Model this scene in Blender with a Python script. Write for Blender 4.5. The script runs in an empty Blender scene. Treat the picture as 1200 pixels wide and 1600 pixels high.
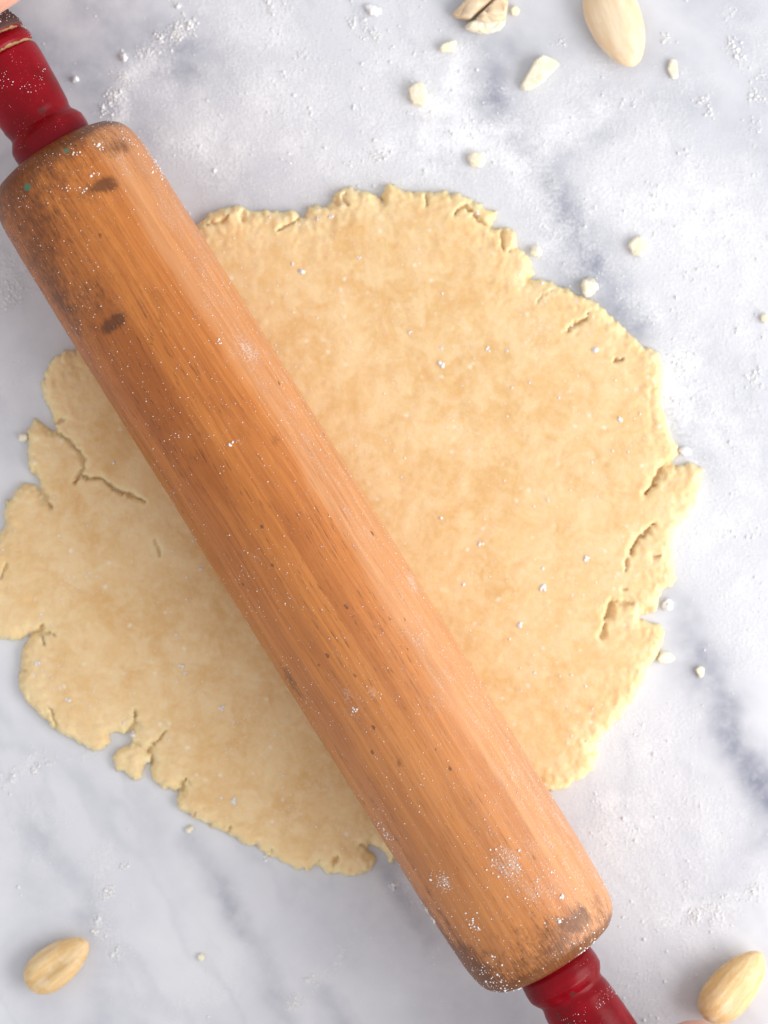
import bpy, bmesh, math, random
import numpy as np
from mathutils import Vector, Matrix

random.seed(7)
rng = np.random.default_rng(11)
sc = bpy.context.scene
C = sc.collection

# ------------------------------------------------------------------ camera, light, exposure
H = 0.75                                   # camera height above the marble, metres
PX = 0.1728e-3 / 0.723                     # metres per photo pixel per metre of distance


def W(px, py, z=0.0):
    """photo pixel (1200x1600) -> world point at height z"""
    k = PX * (H - z)
    return Vector(((px - 600) * k, (800 - py) * k, z))


cam = bpy.data.cameras.new('camera')
camo = bpy.data.objects.new('camera', cam)
C.objects.link(camo)
camo.location = (0, 0, H)
cam.sensor_fit = 'VERTICAL'
cam.sensor_height = 36.0
cam.sensor_width = 27.0
cam.lens = 36.0 / (1600 * PX)
cam.clip_start = 0.01
cam.clip_end = 20
cam.dof.use_dof = True
cam.dof.focus_distance = H - 0.037
cam.dof.aperture_fstop = 7.5
sc.camera = camo

world = bpy.data.worlds.new('World')
sc.world = world
world.use_nodes = True
bg = world.node_tree.nodes['Background']
bg.inputs[0].default_value = (0.955, 0.97, 1.0, 1)
bg.inputs[1].default_value = 0.80


def area(name, loc, target, sx, sy, power, col):
    l = bpy.data.lights.new(name, 'AREA')
    l.shape = 'RECTANGLE'
    l.size, l.size_y = sx, sy
    l.energy = power
    l.color = col
    o = bpy.data.objects.new(name, l)
    C.objects.link(o)
    o.location = loc
    o.rotation_euler = (Vector(target) - Vector(loc)).to_track_quat('-Z', 'Y').to_euler()
    return o


area('window_light', (0.86, -0.20, 0.48), (0.02, 0, 0), 1.0, 0.80, 14.0, (1.0, 0.98, 0.96))

sc.view_settings.view_transform = 'Standard'
sc.view_settings.look = 'None'
sc.view_settings.exposure = 0.0
sc.view_settings.gamma = 1.0
sc.view_settings.use_curve_mapping = False

# ------------------------------------------------------------------ numpy helpers


def _hash(ix, iy, seed):
    h = (ix.astype(np.int64) * 374761393 + iy.astype(np.int64) * 668265263 + seed * 974634777) & 0xFFFFFFFF
    h = ((h ^ (h >> 13)) * 1274126177) & 0xFFFFFFFF
    h = (h ^ (h >> 16)) & 0xFFFFFFFF
    return h.astype(np.float64) / 4294967295.0


def vnoise(x, y, seed=0):
    ix, iy = np.floor(x), np.floor(y)
    fx, fy = x - ix, y - iy
    fx = fx * fx * fx * (fx * (fx * 6 - 15) + 10)
    fy = fy * fy * fy * (fy * (fy * 6 - 15) + 10)
    a, b = _hash(ix, iy, seed), _hash(ix + 1, iy, seed)
    c, d = _hash(ix, iy + 1, seed), _hash(ix + 1, iy + 1, seed)
    return (a + (b - a) * fx) * (1 - fy) + (c + (d - c) * fx) * fy - 0.5


def fbm(x, y, seed=0, octaves=4, gain=0.5):
    s, amp, tot = 0, 1.0, 0
    ca, sa = math.cos(0.6), math.sin(0.6)
    for o in range(octaves):
        s = s + amp * vnoise(x, y, seed + o * 17)
        tot += amp
        amp *= gain
        x, y = (x * ca - y * sa) * 2.03 + 5.1, (x * sa + y * ca) * 2.03 - 3.7
    return s / tot


def sstep(a, b, x):
    t = np.clip((x - a) / (b - a), 0, 1)
    return t * t * (3 - 2 * t)


def dist_line(X, Y, pts):
    d = np.full(X.shape, 1e9)
    for (ax, ay), (bx, by) in zip(pts[:-1], pts[1:]):
        vx, vy = bx - ax, by - ay
        t = np.clip(((X - ax) * vx + (Y - ay) * vy) / (vx * vx + vy * vy + 1e-12), 0, 1)
        d = np.minimum(d, np.hypot(X - ax - t * vx, Y - ay - t * vy))
    return d


def dist_line_t(X, Y, pts):
    ls = [math.hypot(b[0] - a[0], b[1] - a[1]) for a, b in zip(pts[:-1], pts[1:])]
    tot, acc = sum(ls), 0.0
    d, tb = np.full(X.shape, 1e9), np.zeros(X.shape)
    for (ax, ay), (bx, by), l in zip(pts[:-1], pts[1:], ls):
        vx, vy = bx - ax, by - ay
        t = np.clip(((X - ax) * vx + (Y - ay) * vy) / (l * l + 1e-12), 0, 1)
        q = np.hypot(X - ax - t * vx, Y - ay - t * vy)
        m = q < d
        d = np.where(m, q, d)
        tb = np.where(m, (acc + t * l) / tot, tb)
        acc += l
    return d, tb


def sdf_poly(X, Y, pts):
    pts = list(pts) + [pts[0]]
    d = dist_line(X, Y, pts)
    ins = np.zeros(X.shape, bool)
    for (ax, ay), (bx, by) in zip(pts[:-1], pts[1:]):
        if ay == by:
            continue
        c = ((ay > Y) != (by > Y)) & (X < (bx - ax) * (Y - ay) / (by - ay) + ax)
        ins ^= c
    return np.where(ins, -d, d)


def mesh_obj(name, verts, faces, mat, parent=None, smooth=True):
    me = bpy.data.meshes.new(name)
    verts = np.asarray(verts, dtype=np.float64)
    if isinstance(faces, np.ndarray):
        n = faces.shape[1]
        me.vertices.add(len(verts))
        me.vertices.foreach_set('co', verts.ravel())
        me.loops.add(faces.size)
        me.loops.foreach_set('vertex_index', faces.ravel().astype(np.int32))
        me.polygons.add(len(faces))
        me.polygons.foreach_set('loop_start', np.arange(0, faces.size, n, dtype=np.int32))
        me.update(calc_edges=True)
    else:
        me.from_pydata([tuple(v) for v in verts], [], faces)
    me.validate()
    if smooth:
        me.polygons.foreach_set('use_smooth', [True] * len(me.polygons))
    me.materials.append(mat)
    o = bpy.data.objects.new(name, me)
    C.objects.link(o)
    if parent:
        o.parent = parent
    return o


def attr(o, name, vals):
    a = o.data.attributes.new(name, 'FLOAT', 'POINT')
    a.data.foreach_set('value', np.asarray(vals, dtype=np.float32).ravel())


def tag(o, label=None, cat=None, group=None, kind=None):
    for k, v in (('label', label), ('category', cat), ('group', group), ('kind', kind)):
        if v:
            o[k] = v
    return o


def grid_faces(nx, ny):
    i = np.arange(nx * ny).reshape(ny, nx)
    return np.stack([i[:-1, :-1], i[:-1, 1:], i[1:, 1:], i[1:, :-1]], -1).reshape(-1, 4)


# ------------------------------------------------------------------ material helpers
class NT:
    def __init__(self, name):
        self.m = bpy.data.materials.new(name)
        self.m.use_nodes = True
        self.t = self.m.node_tree
        self.b = self.t.nodes['Principled BSDF']

    def n(self, typ, **kw):
        nd = self.t.nodes.new(typ)
        for k, v in kw.items():
            setattr(nd, k, v)
        return nd

    def put(self, sock, v):
        if isinstance(v, bpy.types.NodeSocket):
            self.t.links.new(v, sock)
        elif isinstance(v, (tuple, list)) and len(v) == 3 and sock.type == 'RGBA':
            sock.default_value = (*v, 1)
        else:
            sock.default_value = v

    def math(self, op, a, b=0.0, c=0.0, clamp=False):
        nd = self.n('ShaderNodeMath', operation=op, use_clamp=clamp)
        for s, v in zip(nd.inputs, (a, b, c)):
            self.put(s, v)
        return nd.outputs[0]

    def mix(self, f, a, b, blend='MIX'):
        nd = self.n('ShaderNodeMix', data_type='RGBA', blend_type=blend)
        self.put(nd.inputs[0], f)
        self.put(nd.inputs[6], a)
        self.put(nd.inputs[7], b)
        return nd.outputs[2]

    def ss(self, v, a, b, lo=0.0, hi=1.0):
        nd = self.n('ShaderNodeMapRange', interpolation_type='SMOOTHSTEP')
        for s, x in zip(nd.inputs, (v, a, b, lo, hi)):
            self.put(s, x)
        return nd.outputs[0]

    def noise(self, vec, scale, detail=3.0, rough=0.5, dist=0.0):
        nd = self.n('ShaderNodeTexNoise')
        self.put(nd.inputs['Vector'], vec)
        nd.inputs['Scale'].default_value = scale
        nd.inputs['Detail'].default_value = detail
        nd.inputs['Roughness'].default_value = rough
        nd.inputs['Distortion'].default_value = dist
        return nd.outputs[0]

    def voro(self, vec, scale, feature='F1', rnd=1.0):
        nd = self.n('ShaderNodeTexVoronoi', feature=feature)
        self.put(nd.inputs['Vector'], vec)
        nd.inputs['Scale'].default_value = scale
        nd.inputs['Randomness'].default_value = rnd
        return nd

    def obj(self):
        return self.n('ShaderNodeTexCoord').outputs['Object']

    def attr(self, name):
        return self.n('ShaderNodeAttribute', attribute_name=name).outputs['Fac']

    def scl(self, vec, s, loc=(0, 0, 0)):
        nd = self.n('ShaderNodeMapping')
        self.put(nd.inputs[0], vec)
        nd.inputs['Scale'].default_value = s
        nd.inputs['Location'].default_value = loc
        return nd.outputs[0]

    def bump(self, h, strength, dist, prev=None):
        nd = self.n('ShaderNodeBump')
        nd.inputs['Strength'].default_value = strength
        nd.inputs['Distance'].default_value = dist
        self.put(nd.inputs['Height'], h)
        if prev is not None:
            self.put(nd.inputs['Normal'], prev)
        return nd.outputs[0]

    def set(self, **kw):
        names = dict(color='Base Color', rough='Roughness', normal='Normal', sss='Subsurface Weight',
                     radius='Subsurface Radius', sscale='Subsurface Scale', spec='Specular IOR Level',
                     coat='Coat Weight', coat_rough='Coat Roughness', sheen='Sheen Weight')
        for k, v in kw.items():
            self.put(self.b.inputs[names[k]], v)
        return self.m


# marble, with a dusting of flour rubbed over it
t = NT('marble')
v = t.obj()
vein, film = t.attr('vein'), t.attr('flour')
cloud = t.ss(t.noise(v, 22, 5, 0.6, 0.6), 0.32, 0.68)
base = t.mix(cloud, (0.625, 0.635, 0.68), (0.705, 0.71, 0.745))
vn = t.math('MULTIPLY', vein, t.ss(t.noise(v, 240, 4, 0.65), 0.22, 0.66, 0.62, 1.0))
base = t.mix(t.math('MULTIPLY', vn, 0.86, clamp=True), base, (0.155, 0.17, 0.24))
pit = t.ss(t.noise(v, 900, 2, 0.6), 0.62, 0.75)
base = t.mix(t.math('MULTIPLY', pit, 0.18), base, (0.75, 0.76, 0.78))
fine = t.noise(v, 1050, 4, 0.78)
mid = t.noise(v, 170, 4, 0.65)
fm = t.math('ADD', film, t.math('MULTIPLY', t.math('SUBTRACT', fine, 0.5), 1.5))
fm = t.math('ADD', fm, t.math('MULTIPLY', t.math('SUBTRACT', mid, 0.5), 0.9))
fm = t.math('MULTIPLY', t.ss(fm, 0.05, 0.95), t.ss(film, 0.02, 0.2))
col = t.mix(t.math('MULTIPLY', fm, 0.95), base, (0.87, 0.875, 0.905))
rough = t.math('ADD', 0.42, t.math('MULTIPLY', fm, 0.5))
hgt = t.math('MULTIPLY', fine, fm)
M_marble = t.set(color=col, rough=rough, normal=t.bump(hgt, 0.6, 0.0006), spec=0.35,
                 sss=0.0)

# shortcrust dough
t = NT('dough')
v = t.obj()
big = t.ss(t.noise(v, 38, 4, 0.6, 0.8), 0.33, 0.68)
med = t.ss(t.noise(v, 150, 4, 0.65, 0.5), 0.36, 0.66)
col = t.mix(big, (0.715, 0.45, 0.19), (0.785, 0.55, 0.28))
col = t.mix(t.math('MULTIPLY', med, 0.6), col, (0.84, 0.66, 0.40))
fm_ = t.ss(t.noise(v, 520, 4, 0.7), 0.40, 0.68)
col = t.mix(t.math('MULTIPLY', fm_, 0.20), col, (0.87, 0.73, 0.50))
och = t.ss(t.noise(v, 85, 4, 0.65, 0.4), 0.50, 0.70)
col = t.mix(t.math('MULTIPLY', och, 0.28), col, (0.68, 0.375, 0.105))
col = t.mix(t.math('MULTIPLY', t.attr('raw'), 0.75), col, (0.88, 0.73, 0.43))
flo = t.ss(t.noise(t.scl(v, (1, 1, 1), (3, 1, 0)), 60, 5, 0.7), 0.54, 0.74)
flo2 = t.ss(t.noise(v, 1300, 2, 0.6), 0.52, 0.70)
col = t.mix(t.math('MULTIPLY', t.math('MULTIPLY', flo, 0.55), flo2), col, (0.85, 0.80, 0.73))
vo = t.voro(v, 290)
dot = t.ss(t.math('ADD', vo.outputs['Distance'], t.math('MULTIPLY', t.noise(v, 900, 2, 0.6), 0.3)), 0.18, 0.42, 1.0, 0.0)
pick = t.ss(vo.outputs['Color'], 0.55, 0.75)
col = t.mix(t.math('MULTIPLY', t.math('MULTIPLY', dot, pick), 0.6), col, (0.87, 0.82, 0.72))
b1 = t.bump(t.noise(v, 300, 4, 0.6), 0.25, 0.0009)
b2 = t.bump(t.noise(v, 1700, 3, 0.6), 0.15, 0.0003, b1)
M_dough = t.set(color=col, rough=0.5, normal=b2, spec=0.32, sss=0.5, radius=(1.0, 0.5, 0.18), sscale=0.005)

# old beech of the barrel; object x runs along the grain, 'girth' is metres round the barrel
t = NT('worn_beech')
v = t.obj()
sep = t.n('ShaderNodeSeparateXYZ')
t.put(sep.inputs[0], v)
cmb = t.n('ShaderNodeCombineXYZ')
t.put(cmb.inputs[0], sep.outputs[0])
t.put(cmb.inputs[1], t.attr('girth'))
g = cmb.outputs[0]
wob = t.noise(t.scl(g, (9, 40, 1)), 1.0, 2, 0.5)
addw = t.n('ShaderNodeVectorMath', operation='ADD')
t.put(addw.inputs[0], g)
cw = t.n('ShaderNodeCombineXYZ')
t.put(cw.inputs[1], t.math('MULTIPLY', t.math('SUBTRACT', wob, 0.5), 0.006))
t.put(addw.inputs[1], cw.outputs[0])
gw = addw.outputs[0]
broad = t.ss(t.noise(t.scl(gw, (5, 150, 1)), 1.0, 4, 0.6), 0.34, 0.66)
fibre = t.ss(t.noise(t.scl(gw, (30, 1000, 1)), 1.0, 6, 0.72), 0.36, 0.64)
hair = t.ss(t.noise(t.scl(gw, (150, 1900, 1)), 1.0, 3, 0.6), 0.585, 0.66)
patch = t.ss(t.noise(g, 26, 4, 0.6, 0.5), 0.34, 0.68)
col = t.mix(broad, (0.36, 0.098, 0.014), (0.58, 0.195, 0.035))
col = t.mix(t.math('MULTIPLY', patch, 0.5), col, (0.62, 0.225, 0.050))
col = t.mix(t.math('MULTIPLY', t.math('SUBTRACT', 1.0, fibre), 0.50), col, (0.29, 0.072, 0.011))
col = t.mix(t.math('MULTIPLY', t.math('MULTIPLY', hair, t.ss(patch, 0.1, 0.9, 0.8, 0.25)), 0.85), col, (0.11, 0.030, 0.008))
pale = t.attr('pale')  # paler wood tone and the sheen band painted into the colour
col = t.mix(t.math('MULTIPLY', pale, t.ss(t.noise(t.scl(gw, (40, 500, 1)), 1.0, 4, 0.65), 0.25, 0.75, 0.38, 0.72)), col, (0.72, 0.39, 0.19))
dirt = t.attr('dirt')
dn = t.noise(t.scl(gw, (260, 1300, 1)), 1.0, 5, 0.75)
dn2 = t.noise(g, 330, 4, 0.7)
dm = t.math('ADD', dirt, t.math('MULTIPLY', t.math('SUBTRACT', dn, 0.5), 1.5))
dm = t.ss(t.math('ADD', dm, t.math('MULTIPLY', t.math('SUBTRACT', dn2, 0.5), 1.1)), 0.30, 1.05)
dm = t.math('MULTIPLY', dm, t.ss(dirt, 0.0, 0.12))
col = t.mix(t.math('MULTIPLY', dm, 0.80), col, (0.085, 0.027, 0.009))
sp = t.voro(t.scl(g, (170, 260, 1)), 1.0)
sdot = t.math('MULTIPLY', t.ss(t.math('ADD', sp.outputs['Distance'], t.math('MULTIPLY', t.noise(g, 1500, 2, 0.6), 0.25)), 0.20, 0.27, 1.0, 0.0), t.ss(sp.outputs['Color'], 0.66, 0.70))
col = t.mix(t.math('MULTIPLY', sdot, 0.7), col, (0.07, 0.03, 0.02))
col = t.mix(t.ss(t.attr('green'), 0.4, 0.6, 0.0, 0.75), col, (0.02, 0.20, 0.12))
dust = t.attr('dust')
d1 = t.noise(g, 1500, 3, 0.75)
d2 = t.noise(t.scl(gw, (120, 380, 1)), 1.0, 4, 0.65)
dd = t.math('ADD', t.math('MULTIPLY', d1, 0.75), t.math('MULTIPLY', d2, 0.5))
dd = t.ss(t.math('ADD', dd, t.math('MULTIPLY', dust, 0.28)), 0.75, 1.08)
col = t.mix(t.math('MULTIPLY', dd, 0.62), col, (0.80, 0.72, 0.66))
rg = t.math('ADD', 0.32, t.math('MULTIPLY', dd, 0.4))
rg = t.math('ADD', rg, t.math('MULTIPLY', fibre, 0.08))
bp = t.bump(t.noise(t.scl(gw, (120, 2600, 1)), 1.0, 4, 0.6), 0.30, 0.0004)
bp = t.bump(dd, 0.5, 0.0003, bp)
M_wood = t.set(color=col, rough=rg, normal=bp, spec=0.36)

# chipped red enamel on the handles
t = NT('red_enamel')
v = t.obj()
n1 = t.noise(v, 70, 4, 0.6)
col = t.mix(t.ss(n1, 0.35, 0.68), (0.17, 0.0005, 0.004), (0.27, 0.001, 0.009))
vo = t.voro(v, 190)
chip = t.math('MULTIPLY', t.ss(vo.outputs['Distance'], 0.12, 0.28, 1.0, 0.0), t.ss(vo.outputs['Color'], 0.58, 0.64))
chip = t.math('MULTIPLY', chip, t.ss(t.noise(v, 900, 3, 0.7), 0.40, 0.55))
col = t.mix(t.math('MULTIPLY', chip, 0.75), col, (0.08, 0.03, 0.025))
wear, grime = t.attr('wear'), t.attr('grime')
wm = t.ss(t.math('ADD', wear, t.math('MULTIPLY', t.math('SUBTRACT', t.noise(v, 260, 4, 0.75), 0.5), 2.0)), 0.42, 0.70)
col = t.mix(wm, col, (0.42, 0.27, 0.12))
gm = t.ss(t.math('ADD', grime, t.math('MULTIPLY', t.math('SUBTRACT', t.noise(v, 300, 4, 0.7), 0.5), 0.6)), 0.35, 0.65)
col = t.mix(t.math('MULTIPLY', gm, 0.93), col, (0.095, 0.055, 0.05))
fl = t.ss(t.math('ADD', t.noise(v, 1600, 3, 0.75), t.math('MULTIPLY', t.noise(v, 130, 3, 0.6), 0.5)), 0.94, 1.06)
col = t.mix(t.math('MULTIPLY', fl, 0.7), col, (0.82, 0.70, 0.70))
bp = t.bump(t.noise(v, 500, 4, 0.6), 0.15, 0.0004)
M_red = t.set(color=col, rough=t.math('ADD', 0.30, t.math('MULTIPLY', gm, 0.3)), normal=bp, spec=0.16)

# blanched almond
t = NT('blanched_almond')
v = t.obj()
st = t.noise(t.scl(v, (70, 420, 420)), 1.0, 4, 0.6)
col = t.mix(t.ss(st, 0.36, 0.66), (0.70, 0.46, 0.20), (0.80, 0.60, 0.34))
col = t.mix(t.math('MULTIPLY', t.ss(t.noise(v, 160, 3, 0.6), 0.45, 0.7), 0.6), col, (0.85, 0.70, 0.50))
col = t.mix(t.math('MULTIPLY', t.ss(t.noise(v, 110, 4, 0.65, 0.5), 0.52, 0.70), 0.5), col, (0.55, 0.31, 0.12))
bp = t.bump(st, 0.5, 0.0010)
M_almond = t.set(color=col, rough=0.5, normal=bp, spec=0.35, sss=0.25, radius=(1.0, 0.6, 0.3), sscale=0.003)

t = NT('pale_almond')
v = t.obj()
st = t.noise(t.scl(v, (90, 420, 420)), 1.0, 4, 0.6)
col = t.mix(t.ss(st, 0.36, 0.66), (0.80, 0.60, 0.38), (0.86, 0.71, 0.51))
M_almond_pale = t.set(color=col, rough=0.5, normal=t.bump(st, 0.3, 0.0006), spec=0.35, sss=0.25,
                      radius=(1.0, 0.6, 0.3), sscale=0.003)

t = NT('almond_flesh')
v = t.obj()
col = t.mix(t.ss(t.noise(v, 300, 4, 0.65), 0.35, 0.68), (0.85, 0.77, 0.57), (0.90, 0.87, 0.77))
M_flesh = t.set(color=col, rough=0.65, normal=t.bump(t.noise(v, 900, 4, 0.6), 0.4, 0.0005), spec=0.3, sss=0.25,
                radius=(1.0, 0.7, 0.4), sscale=0.002)

t = NT('flour')
M_flour = t.set(color=(0.86, 0.855, 0.86), rough=0.95, spec=0.1, sss=0.2, radius=(1, 1, 1), sscale=0.0006)

t = NT('skin')
v = t.obj()
col = t.mix(t.ss(t.noise(v, 60, 4, 0.6), 0.35, 0.65), (0.62, 0.30, 0.21), (0.70, 0.40, 0.30))
M_skin = t.set(color=col, rough=0.5, normal=t.bump(t.noise(v, 700, 3, 0.6), 0.25, 0.0005), spec=0.35, sss=0.3,
               radius=(1.0, 0.35, 0.2), sscale=0.005)

# ------------------------------------------------------------------ outline of the rolled dough (photo pixels)
OUT = [(312, 347), (325, 335), (350, 323), (377, 322), (388, 331), (402, 331), (415, 326), (430, 328), (463, 327), (469, 338),
       (477, 340), (483, 322), (497, 320), (510, 323), (520, 313), (524, 300), (533, 294), (552, 288), (562, 296), (575, 298),
       (587, 303), (595, 314), (599, 293), (606, 287), (617, 286), (628, 294), (645, 297), (662, 300), (672, 297), (693, 297),
       (704, 303), (716, 299), (730, 304), (740, 316), (760, 322), (778, 333), (774, 346), (768, 357), (785, 355), (800, 356),
       (808, 368), (806, 383), (813, 390), (826, 395), (834, 408), (834, 426), (822, 437), (843, 435), (867, 442),
       (893, 452), (913, 463), (933, 470), (950, 487), (973, 507), (987, 523), (1007, 537), (1017, 541), (1030, 550),
       (1040, 573), (1036, 593), (1038, 627), (1042, 653), (1047, 680), (1060, 695), (1061, 712), (1049, 721), (1056, 726),
       (1067, 724), (1083, 723), (1101, 734), (1097, 760), (1088, 787), (1081, 800), (1070, 817), (1056, 830), (1051, 846), (1052, 868),
       (1054, 890), (1055, 905), (1049, 917), (1034, 923), (1030, 943), (1026, 958), (1015, 960), (1002, 960), (1001, 966), (1014, 971),
       (1030, 975), (1038, 990), (1036, 1010), (1026, 1030), (1013, 1047), (1000, 1077), (983, 1107), (960, 1133), (938, 1158), (928, 1167),
       (937, 1180), (931, 1200), (913, 1217), (890, 1232), (863, 1237), (830, 1240), (790, 1262), (740, 1275), (690, 1300), (640, 1330),
       (612, 1349), (601, 1336), (590, 1327), (578, 1322), (574, 1326), (585, 1336), (587, 1346), (580, 1357), (563, 1367),
       (547, 1370), (523, 1367), (507, 1363), (497, 1355), (480, 1363), (457, 1357), (433, 1345), (417, 1338), (397, 1326),
       (383, 1320), (360, 1308), (353, 1300), (333, 1296), (320, 1285), (300, 1278), (278, 1266), (276, 1250), (286, 1232), (288, 1226),
       (273, 1238), (253, 1233), (237, 1220), (233, 1202), (238, 1187), (234, 1170), (219, 1172), (206, 1163), (204, 1150),
       (209, 1136), (200, 1142), (195, 1149), (180, 1146), (168, 1151), (169, 1162), (161, 1173), (150, 1177), (133, 1170), (100, 1153), (83, 1137),
       (57, 1117), (37, 1090), (27, 1063), (30, 1040), (37, 1013), (45, 996), (60, 988), (44, 991), (34, 996), (20, 1002), (0, 998), (-17, 990),
       (-26, 960), (-20, 920), (-23, 890), (-10, 850), (4, 822), (5, 800), (9, 781), (20, 770), (37, 754), (50, 760), (62, 773), (58, 757), (50, 737),
       (42, 720), (40, 677), (50, 654), (64, 658), (80, 672), (84, 663), (77, 640), (63, 610), (66, 580), (80, 560), (100, 546),
       (117, 547), (135, 540), (190, 470), (255, 390)]
CRUMB = [(171, 1183), (180, 1173), (195, 1168), (207, 1162), (222, 1167), (238, 1176), (231, 1188), (223, 1198), (222, 1212), (208, 1222), (199, 1210),
         (190, 1203), (178, 1206)]
CRACKS = [  # points, half width px, depth 0..1
    ([(80, 668), (100, 683), (123, 702), (133, 720), (128, 738), (117, 755)], 2.6, .75),
    ([(127, 738), (137, 749), (157, 748), (177, 760), (190, 770), (227, 783)], 2.4, .8),
    ([(55, 762), (70, 777), (80, 795)], 3.4, .9),
    ([(40, 992), (62, 988), (67, 976)], 2.6, .9), ([(62, 988), (72, 1007)], 1.6, .6), ([(64, 989), (80, 990), (88, 995)], 1.8, .6),
    ([(205, 1150), (210, 1130), (211, 1109)], 2.2, .85), ([(232, 1170), (248, 1157), (262, 1140)], 2.0, .6),
    ([(75, 1103), (82, 1112), (85, 1123), (89, 1134)], 1.8, .5),
    ([(919, 490), (914, 500), (898, 508), (881, 518)], 2.6, .8), ([(972, 558), (960, 567)], 2.0, .7),
    ([(1052, 722), (1034, 729), (1027, 744), (1019, 757), (1006, 773)], 4.2, .9),
    ([(1019, 820), (1008, 833), (996, 842), (986, 857), (984, 866)], 3.2, .9), ([(979, 872), (977, 893)], 1.6, .5),
    ([(1018, 866), (1023, 871), (1032, 870)], 2.4, .6),
    ([(988, 943), (970, 943), (955, 942)], 2.4, .6), ([(955, 940), (950, 953), (946, 968)], 4.5, .95), ([(944, 978), (936, 997)], 2.6, .6),
    ([(970, 920), (985, 921)], 1.6, .4),
    ([(469, 339), (452, 351), (434, 358)], 1.8, .6), ([(596, 312), (598, 322)], 2.2, .7),
    ([(708, 340), (716, 328), (726, 322), (738, 331), (748, 345), (765, 356)], 2.4, .8),
    ([(664, 299), (668, 308), (664, 322)], 1.8, .7), ([(786, 356), (783, 372), (786, 390)], 2.6, .7), ([(806, 386), (796, 394)], 2.0, .5),
    ([(243, 840), (253, 871)], 1.3, .35), ([(527, 1336), (523, 1356)], 2.4, .7), ([(288, 1228), (294, 1215)], 2.0, .7),
    ([(573, 1325), (566, 1318)], 2, .7), ([(495, 1356), (500, 1345)], 1.8, .5), ([(355, 1301), (360, 1290)], 1.8, .5),
    ([(30, 1045), (44, 1050)], 2.4, .5), ([(84, 664), (96, 657), (104, 655)], 2.0, .7), ([(930, 1166), (912, 1158)], 2.0, .5),
    ([(320, 350), (344, 348), (356, 338)], 2.0, .5), ([(380, 330), (378, 345)], 2.0, .6), ([(522, 314), (530, 322)], 2.0, .6),
    ([(865, 452), (848, 462), (838, 476)], 1.3, .3), ([(1038, 600), (1026, 606)], 1.8, .5), ([(0, 905), (12, 880)], 1.5, .4),
    ([(300, 1278), (306, 1268)], 1.8, .5), ([(420, 1338), (424, 1328)], 1.8, .5), ([(540, 300), (536, 312), (545, 322)], 1.6, .5)]


def warp(Xp, Yp, k=1.0):
    dx = 7.5 * fbm(Xp / 26, Yp / 26, 3, 3) + 9.0 * fbm(Xp / 8, Yp / 8, 9, 3)
    dy = 7.5 * fbm(Xp / 26 + 40, Yp / 26, 4, 3) + 9.0 * fbm(Xp / 8, Yp / 8 + 30, 13, 3)
    return Xp + k * dx, Yp + k * dy


def dough_sdf(Xp, Yp):
    wx, wy = warp(Xp, Yp)
    d = sdf_poly(wx, wy, OUT)
    return d, sdf_poly(wx, wy, CRUMB)


# ------------------------------------------------------------------ the marble top
VEINS = [([(1000, 900), (1050, 950), (1075, 1000), (1110, 1065), (1150, 1140), (1190, 1230), (1240, 1310)], 34, .95),
         ([(1025, 940), (1045, 985), (1075, 1030)], 40, .55), ([(1180, 1180), (1196, 1260), (1190, 1340)], 36, .5),
         ([(700, -40), (745, 60), (765, 120), (800, 200), (860, 290), (905, 370), (935, 430), (985, 520)], 30, .85),
         ([(860, 265), (905, 230), (960, 190)], 34, .45), ([(740, 65), (790, 70)], 30, .7), ([(880, 440), (900, 330), (875, 270)], 26, .5),
         ([(1040, 620), (1060, 670), (1100, 730)], 26, .45), ([(940, 150), (1020, 160), (1110, 170), (1210, 260)], 50, .35),
         ([(300, 1320), (330, 1360), (360, 1410), (395, 1470), (430, 1560), (450, 1640)], 20, .55),
         ([(30, 1290), (70, 1325), (125, 1380), (175, 1470), (215, 1620)], 20, .36), ([(140, 1440), (165, 1500), (150, 1620)], 34, .34),
         ([(505, 1555), (535, 1590), (560, 1640)], 16, .55), ([(590, 1320), (605, 1350), (625, 1400), (660, 1470)], 18, .55),
         ([(100, -30), (170, 30), (210, 60), (290, 110)], 75, .62), ([(40, 60), (140, 130), (210, 210)], 80, .55), ([(185, 40), (205, 60)], 24, .4),
         ([(300, 250), (360, 300), (480, 330)], 70, .30), ([(60, 520), (110, 600), (40, 700)], 40, .25),
         ([(1100, -20), (1180, 60), (1240, 150)], 60, .35), ([(560, 1460), (700, 1520), (780, 1580)], 90, .24),
         ([(1060, 1440), (1120, 1400), (1210, 1330)], 40, .18), ([(220, 1240), (250, 1310), (280, 1400)], 24, .20),
         ([(780, 20), (900, 60), (1050, 100)], 70, .30), ([(-10, 1280), (20, 1330), (60, 1440), (70, 1560)], 50, .22),
         ([(850, 1330), (1000, 1500), (1080, 1590)], 80, .12)]


def vein_map(Xp, Yp):
    wx = Xp + 30 * fbm(Xp / 90, Yp / 90, 21, 4) + 12 * fbm(Xp / 17, Yp / 17, 22, 3)
    wy = Yp + 30 * fbm(Xp / 90 + 9, Yp / 90, 23, 4) + 12 * fbm(Xp / 17, Yp / 17 + 7, 24, 3)
    out = np.zeros(Xp.shape)
    for pts, w, s in VEINS:
        d = dist_line(wx, wy, pts)
        w = w * 1.2
        out = np.maximum(out, s * (0.84 * np.exp(-(d / w) ** 2) + 0.12 * np.exp(-(d / (w * 0.45)) ** 2)))
    out *= 0.62 + 1.5 * (fbm(Xp / 75 + 3, Yp / 75, 27, 4) + 0.12)
    ang = (wx * 0.86 - wy * 0.5) / 120
    wild = np.abs(fbm(ang, (wx * 0.5 + wy * 0.86) / 420, 31, 4))
    out = np.maximum(out, 0.16 * np.exp(-(wild / 0.035) ** 2))
    return np.clip(out, 0, 1)


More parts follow.
